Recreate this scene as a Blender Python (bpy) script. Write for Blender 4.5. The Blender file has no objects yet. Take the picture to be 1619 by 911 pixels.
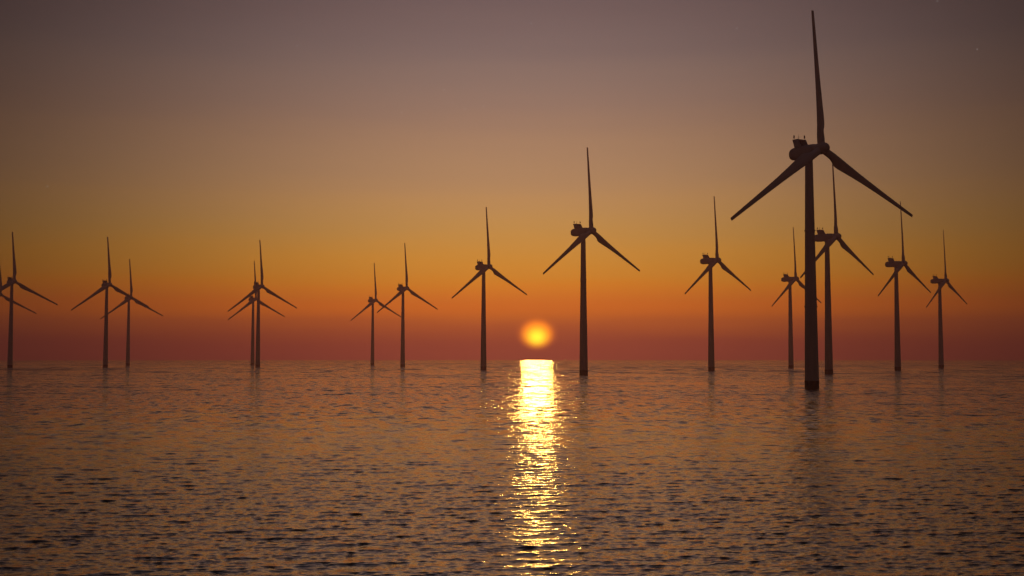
import bpy, bmesh, math, random
import numpy as np
from mathutils import Vector, Matrix

random.seed(7)
scene = bpy.context.scene
col = scene.collection
R = math.radians

# ------------------------------------------------------------------ constants
CAM_H = 12.42                 # eye height over the water, metres
F_PX = 1960.4                 # focal length in pixels of a 1619 px wide frame
PITCH = 3.19                 # camera pitch, degrees
HUB_H = 100.0                 # hub height over the water
OVERHANG = 7.67               # rotor centre in front of the tower axis
BLADE_R = 57.9
PHASE = -4.12                  # azimuth of the top blade
SUN_ELEV = 1.05
SUN_AZ = 1.15                 # degrees to the right of the view axis
SEA_R = 5200.0

# ------------------------------------------------------------------ materials
def s2l(c):
    return tuple(((v / 255) / 12.92 if v / 255 <= .04045 else ((v / 255 + .055) / 1.055) ** 2.4) for v in c)

def mat_new(name):
    m = bpy.data.materials.new(name)
    m.use_nodes = True
    m.node_tree.nodes.clear()
    return m, m.node_tree.nodes, m.node_tree.links

def paint(name, base, dark, rough, scale=.35):
    m, n, l = mat_new(name)
    out = n.new('ShaderNodeOutputMaterial')
    p = n.new('ShaderNodeBsdfPrincipled')
    p.inputs['Roughness'].default_value = rough
    p.inputs['Specular IOR Level'].default_value = .3
    tc = n.new('ShaderNodeTexCoord')
    mp = n.new('ShaderNodeMapping'); mp.inputs['Scale'].default_value = (1, 1, .12)
    nz = n.new('ShaderNodeTexNoise'); nz.inputs['Scale'].default_value = scale
    nz.inputs['Detail'].default_value = 6
    cr = n.new('ShaderNodeValToRGB')
    cr.color_ramp.elements[0].position = .35; cr.color_ramp.elements[0].color = (*dark, 1)
    cr.color_ramp.elements[1].position = .62; cr.color_ramp.elements[1].color = (*base, 1)
    l.new(tc.outputs['Object'], mp.inputs['Vector']); l.new(mp.outputs['Vector'], nz.inputs['Vector'])
    l.new(nz.outputs['Fac'], cr.inputs['Fac']); l.new(cr.outputs['Color'], p.inputs['Base Color'])
    l.new(p.outputs['BSDF'], out.inputs['Surface'])
    return m

M_STEEL = paint('tower_paint', (.46, .46, .47), (.38, .38, .39), .55)
M_BLADE = paint('blade_paint', (.46, .46, .47), (.40, .40, .41), .5)
M_NAC = paint('nacelle_paint', (.42, .42, .43), (.35, .35, .36), .55)
M_BASE = paint('tarred_foundation', (.012, .011, .011), (.006, .006, .006), .7, 1.2)
M_BLACK = paint('black_fitting', (.012, .012, .012), (.008, .008, .008), .6, 2)
M_RAD = paint('radiator_mesh', (.02, .02, .02), (.012, .012, .012), .7, 3)

# ------------------------------------------------------------------ mesh helpers
def mesh_obj(name, bm, mat, parent=None, smooth=True, angle=35):
    me = bpy.data.meshes.new(name)
    bmesh.ops.recalc_face_normals(bm, faces=bm.faces)
    if smooth:
        for f in bm.faces: f.smooth = True
        for e in bm.edges:
            if len(e.link_faces) == 2 and e.calc_face_angle(0) > R(angle): e.smooth = False
    bm.to_mesh(me); bm.free()
    me.materials.append(mat)
    o = bpy.data.objects.new(name, me)
    col.objects.link(o)
    if parent: o.parent = parent
    return o

def loft(bm, rings, cap=True):
    vs = [[bm.verts.new(p) for p in r] for r in rings]
    k = len(rings[0])
    for a, b in zip(vs[:-1], vs[1:]):
        for i in range(k):
            bm.faces.new((a[i], a[(i + 1) % k], b[(i + 1) % k], b[i]))
    if cap:
        bm.faces.new(vs[0][::-1]); bm.faces.new(vs[-1])
    return vs

def lathe_z(bm, prof, k=40, cx=0, cy=0):
    loft(bm, [[(cx + r * math.cos(2 * math.pi * i / k), cy + r * math.sin(2 * math.pi * i / k), z) for i in range(k)] for r, z in prof])

def box_hull(bm, a, b):
    """prism between two quads given as four points each"""
    loft(bm, [a, b])

# ------------------------------------------------------------------ the turbine, built once
# local frame: tower axis = Z, rotor faces -Y, water line at z = 0
def make_turbine():
    root = bpy.data.objects.new('wind_turbine', None)
    root.empty_display_size = 5
    col.objects.link(root)

    bm = bmesh.new()
    lathe_z(bm, [(2.97, -6), (2.97, 3.0), (3.05, 3.02), (3.05, 3.36), (2.90, 3.4)])
    mesh_obj('foundation', bm, M_BASE, root)

    bm = bmesh.new()
    prof = []
    for i in range(25):
        t = i / 24
        z = 3.41 + t * (96.4 - 3.41)
        prof.append((2.93 + (1.60 - 2.93) * t, z))
    lathe_z(bm, prof, 48)
    tower = mesh_obj('tower', bm, M_STEEL, root)
    for zf in (34.4, 66.3):
        rf = 2.93 + (1.60 - 2.93) * (zf - 3.06) / 93.34
        bm = bmesh.new()
        lathe_z(bm, [(rf - .02, zf - .26), (rf + .26, zf - .22), (rf + .26, zf + .22), (rf - .02, zf + .26)], 48)
        mesh_obj('flange', bm, M_STEEL, tower)

    # nacelle: lofted along the axis, D = metres behind the rotor centre
    zc = HUB_H
    def yD(D): return -OVERHANG + D
    bm = bmesh.new()
    rings = []
    for D, hw, hh, dz, ex in ((2.3, 2.05, 2.05, 0, 2), (3.0, 2.25, 2.3, 0, 2.2), (4.2, 2.42, 2.55, -.08, 2.6), (6.0, 2.5, 2.72, -.15, 3.2),
                              (9.0, 2.52, 2.76, -.2, 3.6), (13.0, 2.5, 2.74, -.22, 3.6), (16.0, 2.45, 2.66, -.24, 3.2), (17.2, 2.25, 2.4, -.25, 2.8),
                              (17.9, 1.9, 1.98, -.26, 2.5), (18.3, 1.3, 1.35, -.27, 2.2), (18.45, .5, .5, -.28, 2)):
        ring = []
        for i in range(36):
            a = 2 * math.pi * i / 36
            ca, sa = math.cos(a), math.sin(a)
            x = hw * math.copysign(abs(ca) ** (2 / ex), ca); z = hh * math.copysign(abs(sa) ** (2 / ex), sa)
            ring.append((x, yD(D), zc + dz + z))
        rings.append(ring)
    loft(bm, rings)
    nac = mesh_obj('nacelle', bm, M_NAC, root, angle=50)

    bm = bmesh.new()
    lathe_z(bm, [(1.62, 96.3), (1.95, 96.4), (1.95, 97.35)], 40)
    mesh_obj('yaw_bearing', bm, M_STEEL, nac)

    # cooler on the roof at the tail: two raked side fins, top rail, radiator between
    t = .13
    zb, zt = zc + 2.1, zc + 5.7
    for s in (-1, 1):
        bm = bmesh.new()
        q = [(13.9, zb), (9.9, zb), (11.9, zt), (15.1, zt)]
        box_hull(bm, [(s * 2.2 - t, yD(D), z) for D, z in q], [(s * 2.2 + t, yD(D), z) for D, z in q])
        mesh_obj('cooler_fin', bm, M_NAC, nac, smooth=False)
    bm = bmesh.new()
    q = [(11.9, zc + 2.2), (12.25, zc + 2.2), (13.75, zc + 5.35), (13.4, zc + 5.35)]
    box_hull(bm, [(-2.06, yD(D), z) for D, z in q], [(1.25, yD(D), z) for D, z in q])
    mesh_obj('radiator', bm, M_RAD, nac, smooth=False)
    bm = bmesh.new()
    q = [(12.2, zc + 5.36), (14.9, zc + 5.36), (15.0, zc + 5.68), (12.1, zc + 5.68)]
    box_hull(bm, [(-2.06, yD(D), z) for D, z in q], [(2.06, yD(D), z) for D, z in q])
    mesh_obj('top_rail', bm, M_NAC, nac, smooth=False)
    for x, D in ((-2.1, 14.3), (2.1, 12.5)):
        bm = bmesh.new()
        lathe_z(bm, [(.05, zt - .02), (.05, zt + .55), (.26, zt + .56), (.30, zt + .7), (.30, zt + 1.6), (.2, zt + 1.85)], 12, x, yD(D))
        mesh_obj('warning_light', bm, M_BLACK, nac)
    for x, D, h, r in ((-.5, 13.4, 2.3, .06), (.9, 14.6, 1.5, .05)):
        bm = bmesh.new()
        lathe_z(bm, [(r, zt - .03), (r * .7, zt + h)], 8, x, yD(D))
        if h < 2:   # wind vane arm
            box_hull(bm, [(x - .03, yD(D) - .5, zt + h - .1), (x + .03, yD(D) - .5, zt + h - .1), (x + .03, yD(D) - .5, zt + h), (x - .03, yD(D) - .5, zt + h)],
                     [(x - .03, yD(D) + .5, zt + h - .1), (x + .03, yD(D) + .5, zt + h - .1), (x + .03, yD(D) + .5, zt + h), (x - .03, yD(D) + .5, zt + h)])
        mesh_obj('mast', bm, M_BLACK, nac)

    # spinner dome
    bm = bmesh.new()
    prof = [(1.9, 2.28), (2.3, 2.0), (2.42, 1.2), (2.45, 0), (2.42, -1.0), (2.3, -1.8), (2.05, -2.6), (1.65, -3.2), (1.1, -3.68), (.5, -3.92), (.05, -4.0)]
    loft(bm, [[(r * math.cos(2 * math.pi * i / 36), -OVERHANG + y, zc + r * math.sin(2 * math.pi * i / 36)) for i in range(36)] for r, y in prof])
    mesh_obj('hub', bm, M_BLADE, root, angle=50)

    # blade: Z radial, X towards the trailing edge, Y downwind
    st = [(1.7, 3.1, 1.0, 13, .5), (4.4, 3.1, 1.0, 13, .5), (6.2, 3.2, .92, 13, .485), (7.6, 3.75, .68, 12.5, .415), (8.8, 4.4, .51, 12, .35), (10.0, 4.72, .43, 11.5, .325),
          (11.4, 4.7, .39, 10.5, .315), (14, 4.4, .335, 9, .31), (20, 3.65, .275, 6.2, .31), (27, 2.98, .24, 3.8, .31), (35, 2.46, .215, 2, .31), (43, 2.05, .195, .8, .31),
          (50, 1.72, .18, .2, .31), (55, 1.48, .17, 0, .32), (57.5, 1.33, .17, 0, .33), (BLADE_R, 1.2, .15, 0, .34)]
    K = 28
    rings = []
    for r, c, th, tw, ax in st:
        ring = []
        for i in range(K):
            a = 2 * math.pi * i / K
            u = .5 - .5 * math.cos(a)                       # 0 leading edge, 1 trailing edge
            if th > .95:
                x = (u - ax) * c; y = .5 * c * math.sin(a)
            else:
                k = min(1, (1 - th) / .5)
                foil = (1 - u * .86) ** .9 * 1.25 * k + (1 - k)
                x = (u - ax) * c; y = .5 * c * th * math.sin(a) * foil
            ct, sn = math.cos(R(tw)), math.sin(R(tw))
            ring.append((x * ct - y * sn, x * sn + y * ct, r))
        rings.append(ring)
    bm = bmesh.new()
    loft(bm, rings)
    blade = mesh_obj('blade', bm, M_BLADE, root, angle=55)
    bl = [blade]
    for k in range(2):
        b = blade.copy(); col.objects.link(b); b.parent = root; bl.append(b)
    for k, b in enumerate(bl):
        b.location = (0, -OVERHANG, HUB_H)
        b.rotation_euler = (0, R(PHASE + 120 * k), 0)
    return root

def copy_tree(o, parent=None):
    c = o.copy(); col.objects.link(c)
    if parent: c.parent = parent
    for ch in [x for x in kids[o]]:
        copy_tree(ch, c)
    return c

proto = make_turbine()
kids = {o: list(o.children) for o in [proto] + list(proto.children_recursive)}

# x, y on the water, heading of the rotor (degrees to the right of straight at us), label
FARM = [
    (117.7, 488.0, 28.89, 'nearest and tallest wind turbine, thick dark tower rising from its black base in rippled water'),
    (49.7, 862.0, 44.35, 'large wind turbine just right of the setting sun and its golden reflection'),
    (230.3, 903, 44.35, 'wind turbine directly behind the tallest one, its nacelle half hidden by that thick tower'),
    (180.4, 1124.2, 44.35, 'lone wind turbine between the one beside the sun and the tallest one'),
    (-27.6, 1204.0, 44.35, 'wind turbine closest to the setting sun on its left side'),
    (360.9, 1162.2, 44.35, 'wind turbine whose upright blade touches the lower right blade tip of the tallest one'),
    (312.2, 1390.1, 44.35, 'small wind turbine left of the thick tower, one blade passing behind that tower'),
    (491.6, 1423.0, 44.35, 'small wind turbine farthest right of all, alone near the frame edge'),
    (-139.4, 1583.9, 44.35, 'taller of the overlapping turbine pair left of the sun, blade crossing its smaller neighbour'),
    (-215.6, 1919.2, 44.35, 'smaller of the overlapping turbine pair left of the sun, its right blade behind the taller'),
    (-315.6, 1542.0, 44.35, 'front turbine of two standing almost in line, its tower covering the smaller one'),
    (-392.9, 1880.5, 44.35, 'smaller turbine half hidden behind a taller one, their two towers almost touching'),
    (-492.4, 1504.4, 44.35, 'left and taller of two turbines whose blades overlap, its right blade crossing the other hub'),
    (-570.4, 1844.2, 44.35, 'small distant turbine with its hub behind the blade of the taller one on its left'),
    (-583.1, 1443.1, 44.35, 'leftmost turbine with its whole tower in view, crossing the cut off one'),
    (-723.6, 1745.0, 44.35, 'turbine cut off by the left frame edge, only hub and blades showing'),
]
for i, (x, y, w, label) in enumerate(FARM):
    o = proto if i == 0 else copy_tree(proto)
    o.location = (x, y, 0)
    o.rotation_euler = (0, 0, R(w))
    if i == 0: o.scale = (.94,) * 3          # the nearest one is a slightly smaller machine
    else: o.scale = (1, 1, 1)
    o['label'] = label
    o['category'] = 'wind turbine'
    o['group'] = 'offshore wind turbines standing in the sea'

# ------------------------------------------------------------------ the sea
def build_sea():
    rng = np.random.default_rng(11)
    rows_in = np.array([2., 15., 30., 42., 50.])
    k = 1 / (F_PX * 1024 / 1619 * CAM_H)
    inv = np.arange(1 / 55., 1 / 620., -.21 * k)
    rr = np.concatenate([rows_in, 1 / inv, np.geomspace(635, SEA_R, 40)])
    fine = np.arange(-31, 31.001, .038)
    coarse = np.concatenate([np.arange(31, 180, 4)[1:], np.arange(-180, -31, 4)])
    th = np.concatenate([fine, coarse])                    # degrees, around the circle, closed
    nr, nt = len(rr), len(th)
    T = np.radians(th)[None, :]; RR = rr[:, None]
    X = (RR * np.sin(T)).astype(np.float32); Y = (RR * np.cos(T)).astype(np.float32)
    dr = np.gradient(rr)[:, None].astype(np.float32)
    Z = np.zeros_like(X)
    DX = np.zeros_like(X); DY = np.zeros_like(X)
    N = 150
    lam = np.exp(rng.uniform(np.log(.36), np.log(7), N))
    ang = np.radians(rng.normal(-13, 40, N))                # heading of travel, 0 = along the view axis
    ph = rng.uniform(0, 2 * np.pi, N)
    w = np.exp(-.5 * ((np.log(lam) - np.log(1.0)) / .75) ** 2)
    slope = w / np.sqrt((w ** 2).sum() / 2) * WAVE_SLOPE   # rms slope
    # a longer-crested train running a little across the view
    lam2 = rng.uniform(1.8, 4.2, 16); ang2 = np.radians(rng.normal(-16, 7, 16))
    lam = np.concatenate([lam, lam2]); ang = np.concatenate([ang, ang2])
    ph = np.concatenate([ph, rng.uniform(0, 2 * np.pi, 16)])
    slope = np.concatenate([slope, np.full(16, LONG_SLOPE / np.sqrt(8))])
    fade_in = np.clip((RR - 20) / 35, 0, 1).astype(np.float32)
    last = int(np.searchsorted(rr, 620))
    for L, a, p, s in zip(lam, ang, ph, slope):
        q = 2 * np.pi / L
        f = np.clip((L / dr - 2.) / 1.6, 0, 1) * fade_in   # drop what the rows cannot carry
        n = int((f[:, 0] > 0).nonzero()[0].max()) + 1 if (f > 0).any() else 0
        n = min(n, last)
        if n < 2: continue
        arg = (q * (X[:n] * np.sin(a) + Y[:n] * np.cos(a)) + p).astype(np.float32)
        A = (s / q) * f[:n].astype(np.float32)
        Z[:n] += A * np.cos(arg)
        sn = A * np.sin(arg) * 1.25
        DX[:n] -= sn * np.sin(a); DY[:n] -= sn * np.cos(a)
    DY -= LEAN * np.clip(Z, -.4, .4)                        # wind-steepened: fronts short and steep, backs long
    # only the fine sector carries waves the coarse one cannot
    ed = np.clip((33 - np.abs(th)) / 3, 0, 1)[None, :].astype(np.float32)
    Z *= ed; DX *= ed; DY *= ed
    V = np.stack([X + DX, Y + DY, Z], -1).reshape(-1, 3).astype(np.float32)
    V = np.concatenate([V, np.zeros((1, 3), np.float32)])
    i = np.arange(nr - 1)[:, None]; j = np.arange(nt)[None, :]
    a = i * nt + j; b = i * nt + (j + 1) % nt
    quads = np.stack([a, a + nt, b + nt, b], -1).reshape(-1, 4)
    c = nr * nt
    tri = np.stack([np.full(nt, c), np.arange(nt), (np.arange(nt) + 1) % nt], -1)
    me = bpy.data.meshes.new('water')
    nq, ntri = len(quads), len(tri)
    me.vertices.add(len(V)); me.vertices.foreach_set('co', V.ravel())
    me.loops.add(nq * 4 + ntri * 3)
    me.loops.foreach_set('vertex_index', np.concatenate([quads.ravel(), tri.ravel()]).astype(np.int32))
    me.polygons.add(nq + ntri)
    me.polygons.foreach_set('loop_start', np.concatenate([np.arange(nq) * 4, nq * 4 + np.arange(ntri) * 3]).astype(np.int32))
    me.polygons.foreach_set('use_smooth', np.ones(nq + ntri, bool))
    me.update(calc_edges=True); me.validate()
    if me.polygons[0].normal.z < 0: me.flip_normals()
    o = bpy.data.objects.new('water', me)
    col.objects.link(o)
    o['kind'] = 'structure'
    o['label'] = 'calm rippled sea reflecting the sunset, golden path below the sun'
    return o

def sea_material():
    m, n, l = mat_new('sea_water')
    out = n.new('ShaderNodeOutputMaterial')
    p = n.new('ShaderNodeBsdfPrincipled')
    p.inputs['Base Color'].default_value = (.006, .006, .008, 1)
    p.inputs['IOR'].default_value = 1.34
    geo = n.new('ShaderNodeNewGeometry')
    def math_(op, a, b=None, clamp=False):
        x = n.new('ShaderNodeMath'); x.operation = op; x.use_clamp = clamp
        for k, v in enumerate((a, b)):
            if v is None: continue
            if isinstance(v, (int, float)): x.inputs[k].default_value = v
            else: l.new(v, x.inputs[k])
        return x.outputs[0]
    def vmath(op, a, b=None, sc=None):
        x = n.new('ShaderNodeVectorMath'); x.operation = op
        for k, v in enumerate((a, b)):
            if v is None: continue
            if isinstance(v, tuple): x.inputs[k].default_value = v
            else: l.new(v, x.inputs[k])
        if sc is not None:
            if isinstance(sc, (int, float)): x.inputs['Scale'].default_value = sc
            else: l.new(sc, x.inputs['Scale'])
        return x.outputs[0]
    dist = vmath('LENGTH', geo.outputs['Position'])
    dist = [x for x in n if x.type == 'VECT_MATH'][-1].outputs['Value']
    def ramp(lo, hi, a, b):
        x = n.new('ShaderNodeMapRange'); x.interpolation_type = 'SMOOTHSTEP'
        l.new(dist, x.inputs['Value'])
        x.inputs['From Min'].default_value = lo; x.inputs['From Max'].default_value = hi
        x.inputs['To Min'].default_value = a; x.inputs['To Max'].default_value = b
        return x.outputs[0]
    l.new(ramp(120, 420, .23, .13), p.inputs['Roughness'])
    zero = n.new('ShaderNodeCombineXYZ'); total = zero.outputs[0]
    def layer(scale, sx, sy, rot, detail, weight):
        nonlocal total
        mp = n.new('ShaderNodeMapping'); mp.vector_type = 'TEXTURE'
        mp.inputs['Rotation'].default_value = (0, 0, R(rot))
        mp.inputs['Scale'].default_value = scale
        l.new(geo.outputs['Position'], mp.inputs['Vector'])
        nz = n.new('ShaderNodeTexNoise'); nz.inputs['Scale'].default_value = 1
        nz.inputs['Detail'].default_value = detail; nz.inputs['Roughness'].default_value = .55
        l.new(mp.outputs['Vector'], nz.inputs['Vector'])
        v = vmath('SUBTRACT', nz.outputs['Color'], (.5, .5, .5))
        v = vmath('MULTIPLY', v, (sx, sy, 0))
        v = vmath('SCALE', v, sc=weight)
        total = vmath('ADD', total, v)
    layer((.55, .28, 1), .7, .55, 14, 2, ramp(120, 400, 1, .8))          # cat's-paw ripples
    layer((2.4, 1.2, 1), 3.0, .8, 14, 2, ramp(90, 330, .0, 1))          # the wind waves beyond the modelled ones
    layer((14, 5, 1), .25, .4, 10, 2, ramp(120, 300, 0, 1))              # longer waves, slicks and gusts
    layer((2.0, 5, 1), .3, 1.0, 8, 1, ramp(130, 300, 0, 1))
    layer((4.5, 17, 1), .3, .85, 6, 1, ramp(300, 600, 0, 1))
    layer((14, 55, 1), .35, 1.5, 5, 1, ramp(600, 1200, 0, 1))
    layer((70, 34, 1), .2, .5, 6, 2, ramp(250, 700, 0, 1))
    layer((220, 18, 1), .10, .6, 3, 2, ramp(300, 560, 0, 1))
    layer((320, 150, 1), .10, .75, 4, 2, ramp(700, 1500, 0, 1))
    bias = n.new('ShaderNodeCombineXYZ'); l.new(ramp(90, 420, .05, -.03), bias.inputs['Y'])   # wave faces one sees when looking along the water
    total = vmath('ADD', total, bias.outputs[0])
    total = vmath('ADD', total, geo.outputs['Normal'])
    nrm = vmath('NORMALIZE', total)
    l.new(nrm, p.inputs['Normal'])
    l.new(nrm, p.inputs['Coat Normal'])
    p.inputs['Coat Weight'].default_value = 1.0; p.inputs['Coat IOR'].default_value = 1.46; p.inputs['Coat Roughness'].default_value = .13
    l.new(p.outputs['BSDF'], out.inputs['Surface'])
    return m

LEAN = 2.6
LONG_SLOPE = .034
WAVE_SLOPE = .092
sea = build_sea()
sea.data.materials.append(sea_material())

# ------------------------------------------------------------------ the air
HAZE = 3.0e-4
bm = bmesh.new()
H = 5350
bmesh.ops.create_cube(bm, size=1)
for v in bm.verts:
    v.co = (v.co.x * 2 * H, v.co.y * 2 * H, -9 if v.co.z < 0 else 172)
mh, n, l = mat_new('sea_haze')
out = n.new('ShaderNodeOutputMaterial')
pv = n.new('ShaderNodeVolumePrincipled')
pv.inputs['Color'].default_value = (1, .6, .8, 1)
pv.inputs['Density'].default_value = HAZE
pv.inputs['Anisotropy'].default_value = .74
l.new(pv.outputs['Volume'], out.inputs['Volume'])
haze = mesh_obj('haze', bm, mh, smooth=False)
haze['kind'] = 'stuff'
haze['label'] = 'thin reddish evening haze over the sea'

# ------------------------------------------------------------------ the sky
w = bpy.data.worlds.new('World'); scene.world = w; w.use_nodes = True
nt = w.node_tree; n = nt.nodes; l = nt.links; n.clear()
wo = n.new('ShaderNodeOutputWorld'); bg = n.new('ShaderNodeBackground')
l.new(bg.outputs[0], wo.inputs[0])
tc = n.new('ShaderNodeTexCoord')
def M_(op, a, b=None, c=None, clamp=False):
    x = n.new('ShaderNodeMath'); x.operation = op; x.use_clamp = clamp
    for k, v in enumerate((a, b, c)):
        if v is None: continue
        if isinstance(v, (int, float)): x.inputs[k].default_value = v
        else: l.new(v, x.inputs[k])
    return x.outputs[0]
def mixc(kind, a, b, f=1.0):
    x = n.new('ShaderNodeMix'); x.data_type = 'RGBA'; x.blend_type = kind; x.clamp_result = False
    x.inputs[0].default_value = f if isinstance(f, (int, float)) else 1
    if not isinstance(f, (int, float)): l.new(f, x.inputs[0])
    for k, v in ((6, a), (7, b)):
        if isinstance(v, tuple): x.inputs[k].default_value = (*v, 1)
        else: l.new(v, x.inputs[k])
    return x.outputs[2]
nrm = n.new('ShaderNodeVectorMath'); nrm.operation = 'NORMALIZE'; l.new(tc.outputs['Generated'], nrm.inputs[0])
sep = n.new('ShaderNodeSeparateXYZ'); l.new(nrm.outputs[0], sep.inputs[0])
elev = M_('MULTIPLY', M_('ARCSINE', sep.outputs['Z']), 180 / math.pi)
azim = M_('MULTIPLY', M_('ARCTAN2', sep.outputs['X'], sep.outputs['Y']), 180 / math.pi)
# faint uneven streaks of thin vapour
mp = n.new('ShaderNodeMapping'); mp.inputs['Scale'].default_value = (3, 3, 40)
l.new(nrm.outputs[0], mp.inputs['Vector'])
nz = n.new('ShaderNodeTexNoise'); nz.inputs['Scale'].default_value = 2.2; nz.inputs['Detail'].default_value = 4
l.new(mp.outputs[0], nz.inputs['Vector'])
elev_w = M_('ADD', elev, M_('MULTIPLY', M_('SUBTRACT', nz.outputs['Fac'], .5), .55))
cr = n.new('ShaderNodeValToRGB'); cr.color_ramp.interpolation = 'CARDINAL'
SKY = [(-3, (175, 58, 60)), (0.1, (196, 63, 66)), (0.9, (224, 85, 54)), (1.89, (298, 144, 18)), (2.7, (285, 150, 28)), (3.63, (262, 166, 44)), (5.36, (229, 165, 77)), (7.7, (199, 152, 103)), (10.6, (169, 133, 108)), (13.4, (140, 116, 107)), (16.1, (117, 97, 95)), (22, (102, 87, 88)), (32, (86, 79, 83)), (50, (66, 64, 73)), (90, (60, 62, 74))]
el = cr.color_ramp.elements
def pos(e): return ((e + 3) / 93) ** .5
for k, (e, c) in enumerate(SKY):
    if k < 2: x = el[k]; x.position = pos(e)
    else: x = el.new(pos(e))
    x.color = (*[v / 1.5 for v in s2l(c)], 1)
l.new(M_('POWER', M_('DIVIDE', M_('ADD', elev_w, 3), 93, clamp=True), .5), cr.inputs['Fac'])
# brighter towards the sun's side of the sky, dim behind us
g = M_('EXPONENT', M_('MULTIPLY', M_('MULTIPLY', M_('SUBTRACT', azim, .15), M_('SUBTRACT', azim, .15)), -1 / (2 * 14.2 ** 2)))
g = M_('ADD', M_('MULTIPLY', g, 1.0), .0)
side = n.new('ShaderNodeMapRange'); side.interpolation_type = 'SMOOTHSTEP'; l.new(M_('ABSOLUTE', azim), side.inputs['Value'])
side.inputs['From Min'].default_value = 22; side.inputs['From Max'].default_value = 70
side.inputs['To Min'].default_value = .02; side.inputs['To Max'].default_value = .14
g = M_('MAXIMUM', g, side.outputs[0])
high = n.new('ShaderNodeMapRange'); high.interpolation_type = 'SMOOTHSTEP'; l.new(elev, high.inputs['Value'])
high.inputs['From Min'].default_value = 18; high.inputs['From Max'].default_value = 65
high.inputs['To Min'].default_value = 0; high.inputs['To Max'].default_value = .5
g = M_('MULTIPLY', M_('MAXIMUM', g, high.outputs[0]), 1.5)
sky_col = mixc('MULTIPLY', cr.outputs['Color'], (1, 1, 1))
sc = n.new('ShaderNodeVectorMath'); sc.operation = 'SCALE'
l.new(cr.outputs['Color'], sc.inputs[0]); l.new(g, sc.inputs['Scale'])
sky_col = sc.outputs[0]
# the physical sky underneath
ns = n.new('ShaderNodeTexSky'); ns.sky_type = 'NISHITA'; ns.sun_disc = False
ns.sun_elevation = R(SUN_ELEV); ns.sun_rotation = R(SUN_AZ); ns.altitude = 10; ns.dust_density = 4
NSTR = .0005
nsv = n.new('ShaderNodeVectorMath'); nsv.operation = 'SCALE'; nsv.inputs['Scale'].default_value = NSTR
l.new(ns.outputs[0], nsv.inputs[0])
tot = mixc('ADD', sky_col, nsv.outputs[0])
# the sun: a soft flattened ball dimmed by the haze, yellow core low in an orange rim
def blob(az0, e0, rx, ry, pw):
    dx = M_('DIVIDE', M_('SUBTRACT', azim, az0), rx); dy = M_('DIVIDE', M_('SUBTRACT', elev, e0), ry)
    d = M_('ADD', M_('MULTIPLY', dx, dx), M_('MULTIPLY', dy, dy))
    return M_('EXPONENT', M_('MULTIPLY', M_('POWER', d, pw), -1))
core = n.new('ShaderNodeVectorMath'); core.operation = 'SCALE'; core.inputs[0].default_value = (.3, 3.6, .15)
l.new(blob(SUN_AZ, SUN_ELEV - .13, .42, .38, 1.0), core.inputs['Scale'])
ball = mixc('ADD', (5.4, 1.12, .0), core.outputs[0])
tot = mixc('MIX', tot, ball, blob(SUN_AZ, SUN_ELEV + .02, .71, .60, 2.2))
# first faint stars (az, elev from the photograph)
for px, py in ((840, 37), (470, 73), (1165, 45), (1545, 78), (1482, 2), (635, 178), (735, 172), (765, 168), (702, 142), (298, 385), (662, 335), (75, 295)):
    a = R(PITCH); u = (455.5 - py) / F_PX; x = (px - 809.5) / F_PX
    d = Vector((x, math.cos(a) - u * math.sin(a), math.sin(a) + u * math.cos(a))).normalized()
    dt = n.new('ShaderNodeVectorMath'); dt.operation = 'DISTANCE'
    l.new(nrm.outputs[0], dt.inputs[0]); dt.inputs[1].default_value = d
    mr = n.new('ShaderNodeMapRange'); l.new(dt.outputs['Value'], mr.inputs['Value'])
    mr.inputs['From Min'].default_value = 0; mr.inputs['From Max'].default_value = .0009
    mr.inputs['To Min'].default_value = .10; mr.inputs['To Max'].default_value = 0
    tot = mixc('ADD', tot, mr.outputs[0])
l.new(tot, bg.inputs['Color'])
bg.inputs['Strength'].default_value = 1.0
w.cycles.sampling_method = 'MANUAL'; w.cycles.sample_map_resolution = 2048

# ------------------------------------------------------------------ the sun lamp
sl = bpy.data.lights.new('sun', 'SUN'); so = bpy.data.objects.new('sun', sl); col.objects.link(so)
sl.energy = .135; sl.angle = R(1.5); sl.color = (1, .52, .11)
d = Vector((math.sin(R(SUN_AZ)) * math.cos(R(SUN_ELEV)), math.cos(R(SUN_AZ)) * math.cos(R(SUN_ELEV)), math.sin(R(SUN_ELEV))))
so.rotation_euler = (-d).to_track_quat('-Z', 'Y').to_euler()
so.location = d * 300

# ------------------------------------------------------------------ camera
cam = bpy.data.cameras.new('camera'); co = bpy.data.objects.new('camera', cam); col.objects.link(co)
cam.sensor_width = 36; cam.lens = F_PX / 1619 * 36
cam.clip_start = 1; cam.clip_end = 30000
co.location = (0, 0, CAM_H)
co.rotation_euler = (R(90 + PITCH), 0, 0)
scene.camera = co

# ------------------------------------------------------------------ render
scene.render.engine = 'CYCLES'
c = scene.cycles
c.max_bounces = 5; c.glossy_bounces = 3; c.diffuse_bounces = 2; c.volume_bounces = 0
c.use_denoising = True
try: c.denoiser = 'OPENIMAGEDENOISE'
except Exception: pass
c.caustics_reflective = False; c.caustics_refractive = False
vs = scene.view_settings
vs.view_transform = 'Standard'; vs.look = 'None'; vs.exposure = 0; vs.gamma = 1
